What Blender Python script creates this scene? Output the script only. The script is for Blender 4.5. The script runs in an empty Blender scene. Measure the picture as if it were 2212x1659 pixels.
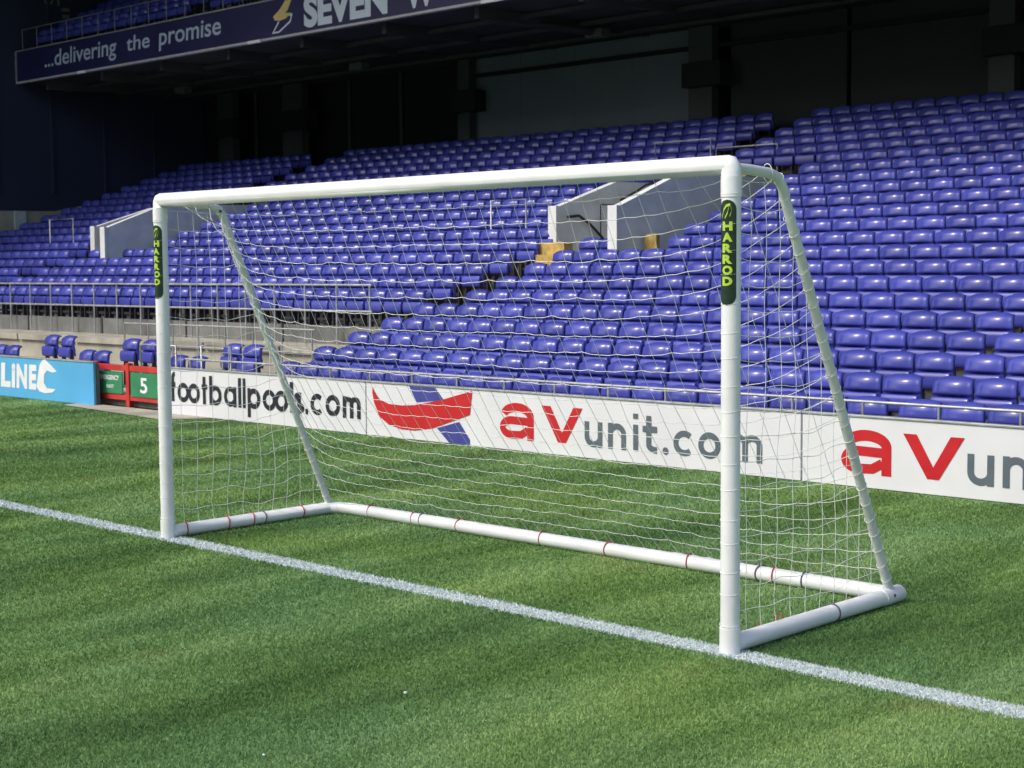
import bpy, bmesh, math, random
import numpy as np
from mathutils import Matrix, Vector
random.seed(7); rng = np.random.default_rng(7)
R = math.radians
sc = bpy.context.scene
COL = sc.collection
# ---------------------------------------------------------------- camera
CAM = np.array([3.33344977, -4.60069505, 1.43204893])
MR = np.array([[0.7199068, 0.69403042, -0.00748139], [0.04723001, -0.05973926, -0.99709606], [-0.69246193, 0.71746289, -0.07578577]])
cd = bpy.data.cameras.new('camera'); cam = bpy.data.objects.new('camera', cd); COL.objects.link(cam)
m4 = Matrix.Identity(4)
for i in range(3):
    m4[i][0] = MR[0][i]; m4[i][1] = -MR[1][i]; m4[i][2] = -MR[2][i]; m4[i][3] = CAM[i]
cam.matrix_world = m4
cd.sensor_width = 36; cd.lens = 3347.2 / 2212 * 36; cd.clip_end = 500; cd.clip_start = .05
cd.dof.use_dof = True; cd.dof.focus_distance = 6.6; cd.dof.aperture_fstop = 9
sc.camera = cam
# ---------------------------------------------------------------- light
SUN_EL, SUN_AZ = 47, 200          # azimuth: direction the sun stands in, degrees clockwise from +Y
w = bpy.data.worlds.new("World"); sc.world = w; w.use_nodes = True
nt = w.node_tree; bg = nt.nodes['Background']; sky = nt.nodes.new('ShaderNodeTexSky')
sky.sky_type = 'NISHITA'; sky.sun_disc = False; sky.sun_elevation = R(SUN_EL); sky.sun_rotation = R(SUN_AZ)
sky.dust_density = 4; sky.air_density = 1.0; sky.ozone_density = 1.0
nt.links.new(sky.outputs[0], bg.inputs[0]); bg.inputs[1].default_value = 0.145
ld = bpy.data.lights.new('sun', 'SUN'); ld.energy = 1.35; ld.angle = R(10); ld.color = (1, .96, .9)
lo = bpy.data.objects.new('sun', ld); COL.objects.link(lo)
sd = Vector((math.sin(R(SUN_AZ)) * math.cos(R(SUN_EL)), math.cos(R(SUN_AZ)) * math.cos(R(SUN_EL)), math.sin(R(SUN_EL))))
lo.rotation_euler = sd.to_track_quat('Z', 'Y').to_euler()
vs = sc.view_settings; vs.view_transform = 'Standard'; vs.look = 'None'; vs.gamma = 1; vs.exposure = 0.48
sc.cycles.max_bounces = 6

# ---------------------------------------------------------------- materials
def mat(name, col, rough=.6, metal=0, var=.0, scale=8, bump=0, bscale=60, spec=.5, rand=0, stretch=None, coat=0):
    m = bpy.data.materials.new(name); m.use_nodes = True; n = m.node_tree.nodes; l = m.node_tree.links
    p = n['Principled BSDF']; p.inputs['Roughness'].default_value = rough; p.inputs['Metallic'].default_value = metal
    p.inputs['Specular IOR Level'].default_value = spec; p.inputs['Coat Weight'].default_value = coat
    p.inputs['Base Color'].default_value = (*col, 1)
    tc = n.new('ShaderNodeTexCoord'); mp = n.new('ShaderNodeMapping'); l.new(tc.outputs['Object'], mp.inputs[0])
    if stretch: mp.inputs['Scale'].default_value = stretch
    src = None
    if var:
        nz = n.new('ShaderNodeTexNoise'); nz.inputs['Scale'].default_value = scale; nz.inputs['Detail'].default_value = 6
        l.new(mp.outputs[0], nz.inputs['Vector'])
        rp = n.new('ShaderNodeValToRGB'); rp.color_ramp.elements[0].position = .3; rp.color_ramp.elements[1].position = .7
        rp.color_ramp.elements[0].color = (*[c * (1 - var) for c in col], 1); rp.color_ramp.elements[1].color = (*[min(1, c * (1 + var)) for c in col], 1)
        l.new(nz.outputs[0], rp.inputs[0]); src = rp.outputs[0]
        rr = n.new('ShaderNodeMapRange'); rr.inputs[3].default_value = max(0, rough - .1); rr.inputs[4].default_value = min(1, rough + .12)
        l.new(nz.outputs[0], rr.inputs[0]); l.new(rr.outputs[0], p.inputs['Roughness'])
    if rand:
        oi = n.new('ShaderNodeObjectInfo'); hs = n.new('ShaderNodeHueSaturation'); mr = n.new('ShaderNodeMapRange')
        mr.inputs[3].default_value = 1 - rand; mr.inputs[4].default_value = 1 + rand
        l.new(oi.outputs['Random'], mr.inputs[0]); l.new(mr.outputs[0], hs.inputs['Value'])
        if src: l.new(src, hs.inputs['Color'])
        else: hs.inputs['Color'].default_value = (*col, 1)
        src = hs.outputs[0]
    if src: l.new(src, p.inputs['Base Color'])
    if bump:
        nb = n.new('ShaderNodeTexNoise'); nb.inputs['Scale'].default_value = bscale; nb.inputs['Detail'].default_value = 4
        l.new(mp.outputs[0], nb.inputs['Vector'])
        b = n.new('ShaderNodeBump'); b.inputs['Strength'].default_value = bump; b.inputs['Distance'].default_value = .01
        l.new(nb.outputs[0], b.inputs['Height']); l.new(b.outputs[0], p.inputs['Normal'])
    return m
M = dict(
    upvc=mat('white_upvc', (.78, .80, .82), .34, var=.07, scale=7, bump=.05, bscale=30),
    upvc_dull=mat('weathered_upvc', (.60, .64, .63), .45, var=.10, scale=9),
    cord=mat('net_cord', (.78, .80, .76), .7, var=.1, scale=30),
    clip_red=mat('red_tie', (.42, .03, .04), .5, var=.2, scale=40),
    clip_dark=mat('dark_tie', (.10, .08, .12), .5, var=.2, scale=40),
    sticker=mat('sticker_black', (.012, .03, .018), .35, var=.3, scale=30),
    lime=mat('sticker_lime', (.42, .62, .06), .4, var=.08, scale=50),
    seat=mat('seat_blue', (.060, .072, .365), .23, var=.16, scale=3, rand=.17, spec=.55),
    seatfar=mat('seat_blue_rows', (.060, .072, .365), .23, var=.26, scale=2.3, spec=.55),
    bracket=mat('seat_bracket', (.03, .03, .035), .6, var=.2),
    conc=mat('concrete', (.23, .23, .21), .85, var=.35, scale=2.5, bump=.3, bscale=40),
    concd=mat('terrace_concrete', (.12, .12, .115), .9, var=.3, scale=3, bump=.2),
    concb=mat('beige_concrete', (.36, .35, .29), .85, var=.28, scale=3, bump=.25, bscale=30),
    board=mat('board_white', (.70, .71, .75), .35, var=.035, scale=3),
    boardblue=mat('board_sky_blue', (.10, .42, .75), .4, var=.08, scale=2),
    metal=mat('galvanised', (.42, .44, .45), .45, metal=.5, var=.2, scale=12),
    red=mat('gate_red', (.50, .035, .03), .45, var=.2, scale=8),
    green=mat('gate_green', (.03, .22, .10), .5, var=.15, scale=6),
    avred=mat('letter_red', (.52, .014, .022), .4, var=.06, scale=9),
    avblue=mat('letter_blue', (.055, .06, .30), .4, var=.1, scale=9),
    avgrey=mat('letter_grey', (.10, .13, .16), .45, var=.08, scale=9),
    black=mat('letter_black', (.014, .016, .03), .45, var=.1, scale=9),
    white=mat('letter_white', (.78, .80, .82), .45, var=.05, scale=9),
    fascia=mat('fascia_navy', (.018, .018, .085), .45, var=.15, scale=1.2),
    fletter=mat('fascia_letter', (.60, .68, .80), .5, var=.06, scale=3),
    gold=mat('fascia_gold', (.62, .48, .20), .5, var=.1, scale=9),
    navy=mat('end_wall_navy', (.024, .032, .075), .8, var=.12, scale=.7),
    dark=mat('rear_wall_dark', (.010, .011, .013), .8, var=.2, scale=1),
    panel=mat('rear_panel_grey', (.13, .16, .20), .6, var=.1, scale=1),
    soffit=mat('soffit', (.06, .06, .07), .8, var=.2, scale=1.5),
    column=mat('column_grey', (.055, .06, .066), .7, var=.15, scale=3),
    wellwall=mat('well_wall', (.74, .77, .80), .7, var=.12, scale=4),
    wellend=mat('well_wall_end', (.72, .74, .74), .6, var=.05, scale=4),
    yellow=mat('step_yellow', (.50, .34, .09), .7, var=.35, scale=14),
    railgrey=mat('rail_dull', (.20, .21, .22), .5, metal=.3, var=.2),
    darkrail=mat('dark_rail', (.02, .022, .025), .5, var=.1),
)
# ---------------------------------------------------------------- mesh helpers
class MB:
    def __init__(s): s.v = []; s.f = []; s.sm = []
    def add(s, v, f, smooth=False):
        o = len(s.v); s.v += [tuple(p) for p in v]; s.f += [tuple(i + o for i in q) for q in f]; s.sm += [smooth] * len(f)
    def box(s, x0, x1, y0, y1, z0, z1):
        v = [(x, y, z) for z in (z0, z1) for y in (y0, y1) for x in (x0, x1)]
        s.add(v, [(0, 2, 3, 1), (4, 5, 7, 6), (0, 1, 5, 4), (2, 6, 7, 3), (0, 4, 6, 2), (1, 3, 7, 5)])
    def prism(s, poly, axis, a, b):   # poly in the two other axes
        n = len(poly)
        def P(q, t):
            q = list(q); q.insert(axis, t); return tuple(q)
        v = [P(q, a) for q in poly] + [P(q, b) for q in poly]
        s.add(v, [tuple(range(n)), tuple(reversed(range(n, 2 * n)))] + [(i, (i + 1) % n, n + (i + 1) % n, n + i) for i in range(n)])
    def tube(s, pts, r, seg=12, caps=True, closed=False):
        P = [np.array(p, float) for p in pts]; n = len(P); rs = r if hasattr(r, '__len__') else [r] * n
        ref = None; vv = []
        for i in range(n):
            if closed: t = P[(i + 1) % n] - P[i - 1]
            else: t = P[min(i + 1, n - 1)] - P[max(i - 1, 0)]
            t = t / (np.linalg.norm(t) + 1e-12)
            if ref is None:
                ref = np.cross(t, [0, 0, 1.]);
                if np.linalg.norm(ref) < .1: ref = np.cross(t, [0, 1., 0])
            ref = ref - t * ref.dot(t); ref /= np.linalg.norm(ref) + 1e-12; b = np.cross(t, ref)
            for k in range(seg):
                a = 2 * math.pi * k / seg; vv.append(P[i] + rs[i] * (ref * math.cos(a) + b * math.sin(a)))
        f = []
        for i in range(n if closed else n - 1):
            j = (i + 1) % n
            for k in range(seg): f.append((i * seg + k, i * seg + (k + 1) % seg, j * seg + (k + 1) % seg, j * seg + k))
        s.add(vv, f, True)
        if caps and not closed:
            s.add([vv[k] for k in range(seg)], [tuple(reversed(range(seg)))]); s.add([vv[(n - 1) * seg + k] for k in range(seg)], [tuple(range(seg))])
    def mesh(s, name):
        me = bpy.data.meshes.new(name); me.from_pydata([tuple(map(float, p)) for p in s.v], [], s.f)
        me.polygons.foreach_set('use_smooth', s.sm); me.update(); return me
    def build(s, name, m, parent=None):
        me = s.mesh(name); me.materials.append(m); o = bpy.data.objects.new(name, me); COL.objects.link(o)
        if parent is not None: o.parent = parent; o.matrix_parent_inverse = parent.matrix_world.inverted() if False else Matrix.Translation(-parent.location)
        return o
def tag(o, label=None, cat=None, group=None, kind=None):
    if label: o['label'] = label
    if cat: o['category'] = cat
    if group: o['group'] = group
    if kind: o['kind'] = kind
    return o
def empty(name, loc=(0, 0, 0)):
    o = bpy.data.objects.new(name, None); o.location = loc; COL.objects.link(o); o.empty_display_size = .1; return o
def one(name, m, parent, fn):
    b = MB(); fn(b); return b.build(name, m, parent)
def bevel(o, wd, seg=2):
    md = o.modifiers.new('b', 'BEVEL'); md.width = wd; md.segments = seg; md.limit_method = 'ANGLE'; return o
# flat shapes in a vertical plane: local (x,z) at y. dy steps keep overlapping strokes from lying in one plane
class Flat:
    def __init__(s, y, map_=None): s.b = MB(); s.y = y; s.k = 0; s.map = map_ or (lambda x, z, d: (x, s.y - d, z))
    def d(s): s.k += 1; return .0004 * s.k % .004 + .0015
    def poly(s, pts):
        d = s.d(); v = [s.map(x, z, d) for x, z in pts]; s.b.add(v, [tuple(range(len(v)))])
    def stroke(s, pts, t):
        P = [np.array(p, float) for p in pts]; P = [P[0]] + [P[i] for i in range(1, len(P)) if np.linalg.norm(P[i] - P[i - 1]) > 1e-5]; n = len(P); d = s.d(); L = []; Rr = []
        for i in range(n):
            a = P[i] - P[i - 1] if i > 0 else P[1] - P[0]; b = P[i + 1] - P[i] if i < n - 1 else P[-1] - P[-2]
            a = a / (np.linalg.norm(a) + 1e-9); b = b / (np.linalg.norm(b) + 1e-9)
            nn = np.array([-(a + b)[1], (a + b)[0]]); nn /= np.linalg.norm(nn) + 1e-9
            c = max(.5, nn.dot([-a[1], a[0]])); L.append(P[i] + nn * t / 2 / c); Rr.append(P[i] - nn * t / 2 / c)
        v = [s.map(*q, d) for q in L] + [s.map(*q, d) for q in Rr]
        s.b.add(v, [(i, i + 1, n + i + 1, n + i) for i in range(n - 1)])
def arc(cx, cy, rx, ry, a0, a1, n=20):
    return [(cx + rx * math.cos(R(a0 + (a1 - a0) * i / n)), cy + ry * math.sin(R(a0 + (a1 - a0) * i / n))) for i in range(n + 1)]
# geometric lower-case letters. Unit: x-height 1. returns strokes and width, strokes inset by half thickness h
def glyph(c, h):
    r = .5 - h
    G = {
     'o': ([arc(.5, .5, r, r, 0, 360, 32)], 1), 'c': ([arc(.5, .5, r, r, 48, 312)], .9),
     'l': ([[(h, 0), (h, 1.45)]], 2 * h), '.': ([[(0, h), (2 * h, h)]], 2 * h),
     'i': ([[(h, 0), (h, 1)], [(h, 1.22), (h, 1.42)]], 2 * h),
     'b': ([[(h, 0), (h, 1.45)], arc(.5, .5, r, r, 0, 360, 32)], 1),
     'p': ([[(h, -.42), (h, 1)], arc(.5, .5, r, r, 0, 360, 32)], 1),
     'a': ([[(1 - h, 0), (1 - h, 1)], arc(.5, .5, r, r, 0, 360, 32)], 1),
     'u': ([[(h, 1), (h, .42)] + arc(.42, .42, .42 - h, .42 - h, 180, 360) + [(.84 - h, 1)], [(.84 - h, 0), (.84 - h, 1)]], .84),
     'n': ([[(h, 0), (h, 1)], [(h, .3)] + arc(.42, .58, .42 - h, .42 - h, 180, 0) + [(.84 - h, 0)]], .84),
     'm': ([[(h, 0), (h, 1)], [(h, .3)] + arc(.36, .64, .36 - h, .36 - h, 180, 0) + [(.72 - h, 0)], [(.72 - h, .3)] + arc(1.08 - 2 * h, .64, .36 - h, .36 - h, 180, 0) + [(1.44 - 3 * h, 0)]], 1.44 - 2 * h),
     't': ([[(.22, 1.38), (.22, 0)], [(0, 1 - h), (.5, 1 - h)]], .5),
     'T': ([[(.22, 1.38), (.22, .3)] + arc(.22 + .3 - 0, .3, .3, .3 - h, 180, 270, 8), [(0, 1 - h), (.52, 1 - h)]], .52),
     'f': ([arc(.42, 1.22, .22, .22 - h + .1, 90, 180, 8) + [(.2, 0)], [(0, 1 - h), (.45, 1 - h)]], .45),
     's': ([arc(.3, .74, .24, .26 - h, 50, 270, 12) + arc(.3, .26 , .26, .24 - h + .02, 90, -140, 12)], .6),
     'A': ([arc(.45, .66, .45 - h, .34 - h, 165, 0, 12) + [(.9 - h, 0)], [(.9 - h, .6), (.42, .56)] + arc(.42, .30, .42 - h, .30 - h * .6, 90, 270, 14)[1:] + [(.62, .06), (.9 - h, .26)]], .9),
     'E': ([[(h, 0), (h, 1)], [(0, 1 - h), (.62, 1 - h)], [(0, .5), (.58, .5)], [(0, h), (.62, h)]], .62),
     'L': ([[(h, 0), (h, 1)], [(0, h), (.5, h)]], .5),
     'N': ([[(h, 0), (h, 1)], [(.7 - h, 0), (.7 - h, 1)], [(h * .9, 1), (.7 - h * .9, 0)]], .7),
    }
    return G[c]
def put(F, ch, x0, x1, z0, z1, t):
    """letter drawn inside a box; the box covers x-height only"""
    hgt = z1 - z0; h = t / hgt / 2; st, wd = glyph(ch, h); sx = (x1 - x0) / wd
    for s_ in st: F.stroke([(x0 + px * sx, z0 + pz * hgt) for px, pz in s_], t)
def text_mesh(body, offset=0, shear=0, space=1):
    c = bpy.data.curves.new('t', 'FONT'); c.body = body; c.offset = offset; c.shear = shear; c.size = 1; c.resolution_u = 6; c.space_character = space
    o = bpy.data.objects.new('t', c); COL.objects.link(o); bpy.context.view_layer.update()
    me = bpy.data.meshes.new_from_object(o.evaluated_get(bpy.context.evaluated_depsgraph_get()))
    v = np.array([tuple(q.co) for q in me.vertices]); f = [tuple(p.vertices) for p in me.polygons]
    bpy.data.objects.remove(o); bpy.data.curves.remove(c); bpy.data.meshes.remove(me)
    return v, f
def fit_text(F, body, x0, x1, z0, z1, cuts=0, **k):
    v, f = text_mesh(body, **k); a = v.min(0); b = v.max(0); d = F.d()
    if cuts:
        bm = bmesh.new(); vs_ = [bm.verts.new(p) for p in v]
        for q in f:
            try: bm.faces.new([vs_[i] for i in q])
            except ValueError: pass
        for c in range(1, cuts):
            bmesh.ops.bisect_plane(bm, geom=bm.verts[:] + bm.edges[:] + bm.faces[:], plane_co=(a[0] + (b[0] - a[0]) * c / cuts, 0, 0), plane_no=(1, 0, 0))
        bm.verts.index_update(); v = np.array([tuple(q.co) for q in bm.verts]); f = [tuple(w_.index for w_ in q.verts) for q in bm.faces]; bm.free()
    F.b.add([F.map(x0 + (p[0] - a[0]) / (b[0] - a[0]) * (x1 - x0), z0 + (p[1] - a[1]) / (b[1] - a[1]) * (z1 - z0), d) for p in v], f)

# ---------------------------------------------------------------- ground, grass, line
def grass_mat(name, blade):
    m = bpy.data.materials.new(name); m.use_nodes = True; n = m.node_tree.nodes; l = m.node_tree.links; p = n['Principled BSDF']
    p.inputs['Roughness'].default_value = .75; p.inputs['Specular IOR Level'].default_value = .25
    tc = n.new('ShaderNodeTexCoord'); mp = n.new('ShaderNodeMapping'); mp.inputs['Scale'].default_value = (1.25, .26, 1); l.new(tc.outputs['Object'], mp.inputs[0])
    big = n.new('ShaderNodeTexNoise'); big.inputs['Scale'].default_value = 1.25; big.inputs['Detail'].default_value = 3; big.inputs['Roughness'].default_value = .55
    l.new(mp.outputs[0], big.inputs['Vector'])
    rp = n.new('ShaderNodeValToRGB'); e = rp.color_ramp.elements
    e[0].position = .36; e[0].color = (.101, .198, .060, 1); e[1].position = .66; e[1].color = (.262, .400, .160, 1)
    q = e.new(.5); q.color = (.168, .296, .098, 1)
    l.new(big.outputs[0], rp.inputs[0])
    # second, hue patches (cool / yellow green)
    hu = n.new('ShaderNodeTexNoise'); hu.inputs['Scale'].default_value = .75; hu.inputs['Detail'].default_value = 2
    l.new(tc.outputs['Object'], hu.inputs['Vector'])
    r2 = n.new('ShaderNodeValToRGB'); e2 = r2.color_ramp.elements; e2[0].position = .35; e2[0].color = (.94, .98, 1.12, 1); e2[1].position = .68; e2[1].color = (1.06, 1.01, .84, 1)
    l.new(hu.outputs[0], r2.inputs[0])
    mx = n.new('ShaderNodeMix'); mx.data_type = 'RGBA'; mx.blend_type = 'MULTIPLY'; mx.inputs[0].default_value = 1
    l.new(rp.outputs[0], mx.inputs[6]); l.new(r2.outputs[0], mx.inputs[7]); out = mx.outputs[2]
    wn = n.new('ShaderNodeTexNoise'); wn.inputs['Scale'].default_value = 1.7; wn.inputs['Detail'].default_value = 5; l.new(tc.outputs['Object'], wn.inputs['Vector'])
    wr_ = n.new('ShaderNodeMapRange'); wr_.inputs[1].default_value = .62; wr_.inputs[2].default_value = .74; wr_.inputs[3].default_value = 0; wr_.inputs[4].default_value = .45; l.new(wn.outputs[0], wr_.inputs[0])
    mw = n.new('ShaderNodeMix'); mw.data_type = 'RGBA'; l.new(wr_.outputs[0], mw.inputs[0]); l.new(out, mw.inputs[6]); mw.inputs[7].default_value = (.25, .26, .10, 1); out = mw.outputs[2]
    if blade:
        at = n.new('ShaderNodeAttribute'); at.attribute_name = 'tone'; hs = n.new('ShaderNodeHueSaturation')
        mr = n.new('ShaderNodeMapRange'); mr.inputs[3].default_value = .72; mr.inputs[4].default_value = 1.50
        l.new(at.outputs['Fac'], mr.inputs[0]); l.new(mr.outputs[0], hs.inputs['Value']); l.new(out, hs.inputs['Color']); out = hs.outputs[0]
    else:
        fn = n.new('ShaderNodeTexNoise'); fn.inputs['Scale'].default_value = 120; fn.inputs['Detail'].default_value = 5; l.new(tc.outputs['Object'], fn.inputs['Vector'])
        hs = n.new('ShaderNodeHueSaturation'); mr = n.new('ShaderNodeMapRange'); mr.inputs[1].default_value = .3; mr.inputs[2].default_value = .7; mr.inputs[3].default_value = .45; mr.inputs[4].default_value = 1.15
        l.new(fn.outputs[0], mr.inputs[0]); l.new(mr.outputs[0], hs.inputs['Value']); l.new(out, hs.inputs['Color']); out = hs.outputs[0]
        b = n.new('ShaderNodeBump'); b.inputs['Strength'].default_value = .6; b.inputs['Distance'].default_value = .01; l.new(fn.outputs[0], b.inputs['Height']); l.new(b.outputs[0], p.inputs['Normal'])
    l.new(out, p.inputs['Base Color'])
    if blade:
        tr = n.new('ShaderNodeBsdfTranslucent'); ms = n.new('ShaderNodeMixShader'); ms.inputs[0].default_value = .35
        l.new(out, tr.inputs[0]); l.new(p.outputs[0], ms.inputs[1]); l.new(tr.outputs[0], ms.inputs[2]); l.new(ms.outputs[0], n['Material Output'].inputs[0])
    return m
gm = grass_mat('turf_ground', False); bmat_ = grass_mat('turf_blade', True)
b = MB(); b.add([(-150, -150, 0), (150, -150, 0), (150, 150, 0), (-150, 150, 0)], [(0, 1, 2, 3)])
tag(b.build('ground', gm), kind='structure')
one('path', M['concb'], None, lambda b: b.add([(-11.5, 4.12, .008), (-11.4, 3.84, .008), (-9.3, 3.62, .008), (-9.0, 3.9, .008), (-9.0, 4.02, .008), (-9.7, 4.12, .008)], [(0, 1, 2, 3, 4, 5)]))['kind'] = 'structure'
LW0, LW1 = -.069, .061
def wm():
    m = bpy.data.materials.new('line_paint'); m.use_nodes = True; n = m.node_tree.nodes; l = m.node_tree.links; p = n['Principled BSDF']; p.inputs['Roughness'].default_value = .8
    at = n.new('ShaderNodeAttribute'); at.attribute_name = 'tone'; rp = n.new('ShaderNodeValToRGB'); e = rp.color_ramp.elements
    e[0].position = .0; e[0].color = (.34, .44, .32, 1); e[1].position = .22; e[1].color = (.60, .67, .69, 1)
    l.new(at.outputs['Fac'], rp.inputs[0]); l.new(rp.outputs[0], p.inputs['Base Color']); return m
def blades(N, y0, y1, name, m, kind, hmin=.006, hmax=.014, wmul=1., dmin=3.7, dmax=19.5, xlim=(-15, 4.5), soft=0, ymax=None):
    d = np.exp(rng.uniform(math.log(dmin), math.log(dmax), N)); base = math.atan2(MR[2][1], MR[2][0]); az = base + rng.uniform(-R(23.5), R(23.5), N)
    x = CAM[0] + d * np.cos(az); y = CAM[1] + d * np.sin(az)
    if soft: # the line: sample y inside the band, keep the same density law
        y = rng.uniform(y0, y1, N); x = CAM[0] - np.exp(rng.uniform(math.log(1.2), math.log(12.5), N)) + .0; y = np.where(rng.random(N) < .06, y + rng.normal(0, .008, N), y)
        d = np.hypot(x - CAM[0], y - CAM[1]); ok = x > -8
    else:
        ok = (y > -4.2) & (y < 3.99) & (x > xlim[0]) & (x < xlim[1]) & ~((y > LW0 + .006) & (y < LW1 - .006) & (rng.random(N) < .93)) & ~((y > 3.74 - (x + 11) * .06) & (x < -9.1) & (x > -11.4))
    x, y, d = x[ok], y[ok], d[ok]; n = len(x)
    h = rng.uniform(hmin, hmax, n) * np.clip((d / 6) ** .3, 1, 1.35); wd = rng.uniform(.0016, .0030, n) * wmul * np.clip(d / 5.2, 1, 2.4)
    th = rng.uniform(0, 2 * math.pi, n); ph = rng.uniform(0, 2 * math.pi, n); ln = h * rng.uniform(.1, .8, n)
    V = np.zeros((n, 4, 3)); cx, sx = np.cos(th), np.sin(th)
    V[:, 0] = np.stack([x - cx * wd, y - sx * wd, np.zeros(n)], 1); V[:, 1] = np.stack([x + cx * wd, y + sx * wd, np.zeros(n)], 1)
    mxp = np.stack([x + np.cos(ph) * ln * .35, y + np.sin(ph) * ln * .35, h * .6], 1)
    V[:, 2] = mxp + np.stack([cx * wd * .7, sx * wd * .7, 0 * x], 1)
    V[:, 3] = np.stack([x + np.cos(ph) * ln, y + np.sin(ph) * ln, h], 1)
    me = bpy.data.meshes.new(name); me.vertices.add(4 * n); me.vertices.foreach_set('co', V.reshape(-1).astype(np.float32))
    idx = np.arange(n)[:, None] * 4; F = np.stack([idx + 0, idx + 1, idx + 2, idx + 0, idx + 2, idx + 3], 1).reshape(-1)
    me.loops.add(6 * n); me.loops.foreach_set('vertex_index', F.astype(np.int32)); me.polygons.add(2 * n)
    me.polygons.foreach_set('loop_start', np.arange(0, 6 * n, 3, dtype=np.int32)); me.polygons.foreach_set('loop_total', np.full(2 * n, 3, np.int32))
    me.update(calc_edges=True); me.validate()
    a = me.attributes.new('tone', 'FLOAT', 'POINT'); a.data.foreach_set('value', np.repeat(rng.random(n), 4).astype(np.float32))
    me.materials.append(m); o = bpy.data.objects.new(name, me); COL.objects.link(o); o['kind'] = kind; return o
blades(800000, 0, 0, 'grass', bmat_, 'stuff')
one('goal_line', mat('line_base', (.55, .63, .64), .85, var=.4, scale=60), None, lambda b: b.add([(-60, LW0 + .01, .004), (30, LW0 + .01, .004), (30, LW1 - .01, .004), (-60, LW1 - .01, .004)], [(0, 1, 2, 3)]))['kind'] = 'structure'
tag(blades(60000, LW0, LW1, 'painted_grass', wm(), 'stuff', .006, .014, 1.1, soft=1), 'short turf blades coated in white line paint', 'grass')
bpy.data.objects['grass']['label'] = 'short mown green turf covering the pitch'; bpy.data.objects['grass']['category'] = 'grass'

# ---------------------------------------------------------------- the goal
W, H, PR, TR = 3.66, 1.79, .0355, .020
D = 1.165; DN, DF = .315, .385
goal = tag(empty('football_goal', (-1.83, 0, 0)), 'white plastic football goal with net standing on the painted goal line', 'goal')
one('goal_post', M['upvc'], goal, lambda b: b.tube([(0, 0, .0), (0, 0, H - .03)], PR, 32))
one('goal_post', M['upvc'], goal, lambda b: b.tube([(-W, 0, .0), (-W, 0, H - .03)], PR, 32))
def cb(b):
    b.tube([(-W, 0, H - .06)] + [(-W + .012 - .012 * math.cos(R(a)), 0, H - .012 + .012 * math.sin(R(a))) for a in (30, 60, 90)] + [(-.012 + .012 * math.cos(R(a)), 0, H - .012 + .012 * math.sin(R(a))) for a in (90, 60, 30)] + [(0, 0, H - .06)], PR + .0008, 32)
one('crossbar', M['upvc'], goal, cb)
for x in (0, -W):   # corner couplers
    one('corner_joint', M['upvc'], goal, lambda b: b.tube([(x, 0, .0), (x, 0, .10)], PR + .003, 32))
    one('corner_joint', M['upvc'], goal, lambda b: b.tube([(x, 0, H - .115), (x, 0, H - .04)], PR + .003, 32))
one('side_ground_bar', M['upvc'], goal, lambda b: b.tube([(0, .02, .036), (0, D + .035, .036)], .034, 28))
one('side_ground_bar', M['upvc'], goal, lambda b: b.tube([(-W, .02, .036), (-W, D - .06, .036), (-W + .02, D - .04, .036)], .034, 28))
one('rear_ground_bar', M['upvc'], goal, lambda b: b.tube([(-W, D - .07, .0362), (-W + .05, D - .025, .0362), (-W + .13, D - .005, .0362), (-.02, D, .0362)], .034, 28))
one('corner_joint', M['upvc'], goal, lambda b: b.tube([(-.0, D - .10, .036), (0, D + .045, .036), (0, D + .052, .036)], [.0365, .0365, .030], 28))
def stan(x, dt):
    p = [(x, 0, H - .012), (x, .10, H - .012), (x, dt - .08, H - .020), (x, dt - .02, H - .035), (x, dt + .012, H - .075), (x, dt + .03, H - .12)]
    e = (x, D - (.03 if x == 0 else .06), .05); q = [tuple(np.array(p[-1]) * (1 - t) + np.array(e) * t) for t in (.25, .5, .75, 1)]
    return p + q
one('rear_stanchion', M['upvc_dull'], goal, lambda b: b.tube(stan(0, DN), TR, 20))
one('rear_stanchion', M['upvc_dull'], goal, lambda b: b.tube(stan(-W, DF), TR, 20))
one('bolt', M['clip_dark'], goal, lambda b: b.tube([(-W + .02, DF - .02, H - .05), (-W + .026, DF - .02, H - .05)], .008, 10))
one('bolt', M['clip_dark'], goal, lambda b: b.tube([(.030, D - .05, .045), (.0385, D - .05, .045)], .007, 10))
# stickers: wrapped on the front face of each post
def sticker(x, z0, z1, rot):
    Rr = PR + .0012; hw = .99     # half angle
    def cyl(a, z, d): t = a + rot; return (x + (Rr + d) * math.sin(t), -(Rr + d) * math.cos(t), z)
    def bg_(b):
        n = 24; rows_ = 110; v = []; f = []
        ra = hw * Rr
        for j in range(rows_ + 1):
            z = z0 + (z1 - z0) * j / rows_; e = min(z - z0, z1 - z); k = 1 if e > ra else math.sqrt(max(0, 1 - (1 - e / ra) ** 2))
            for i in range(n + 1): v.append(cyl(hw * k * (2 * i / n - 1), z, 0))
        for j in range(rows_):
            for i in range(n): f.append((j * (n + 1) + i, j * (n + 1) + i + 1, (j + 1) * (n + 1) + i + 1, (j + 1) * (n + 1) + i))
        b.add(v, f, True)
    st = one('sticker', M['sticker'], goal, bg_)
    F = Flat(0, lambda a, z, d: cyl(a, z, .0006 + d * .1)); L = z1 - z0
    for i, ch in enumerate('HARROD'):
        zc = z1 - L * (.25 + i * .104)
        fit_text(F, ch, -.50, .58, zc - L * .043, zc + L * .043, cuts=10, offset=.055)
    zc = z1 - L * .105
    F.stroke([(-.55, zc - .022), (-.35, zc + .004), (-.05, zc + .018), (.35, zc + .022)], .010)
    F.stroke([(-.2, zc - .026), (.1, zc - .006), (.2, zc + .012)], .008); F.stroke([(.3, zc - .020), (.48, zc), (.4, zc + .016)], .008)
    F.b.build('lettering', M['lime'], st)
    return st
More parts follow.
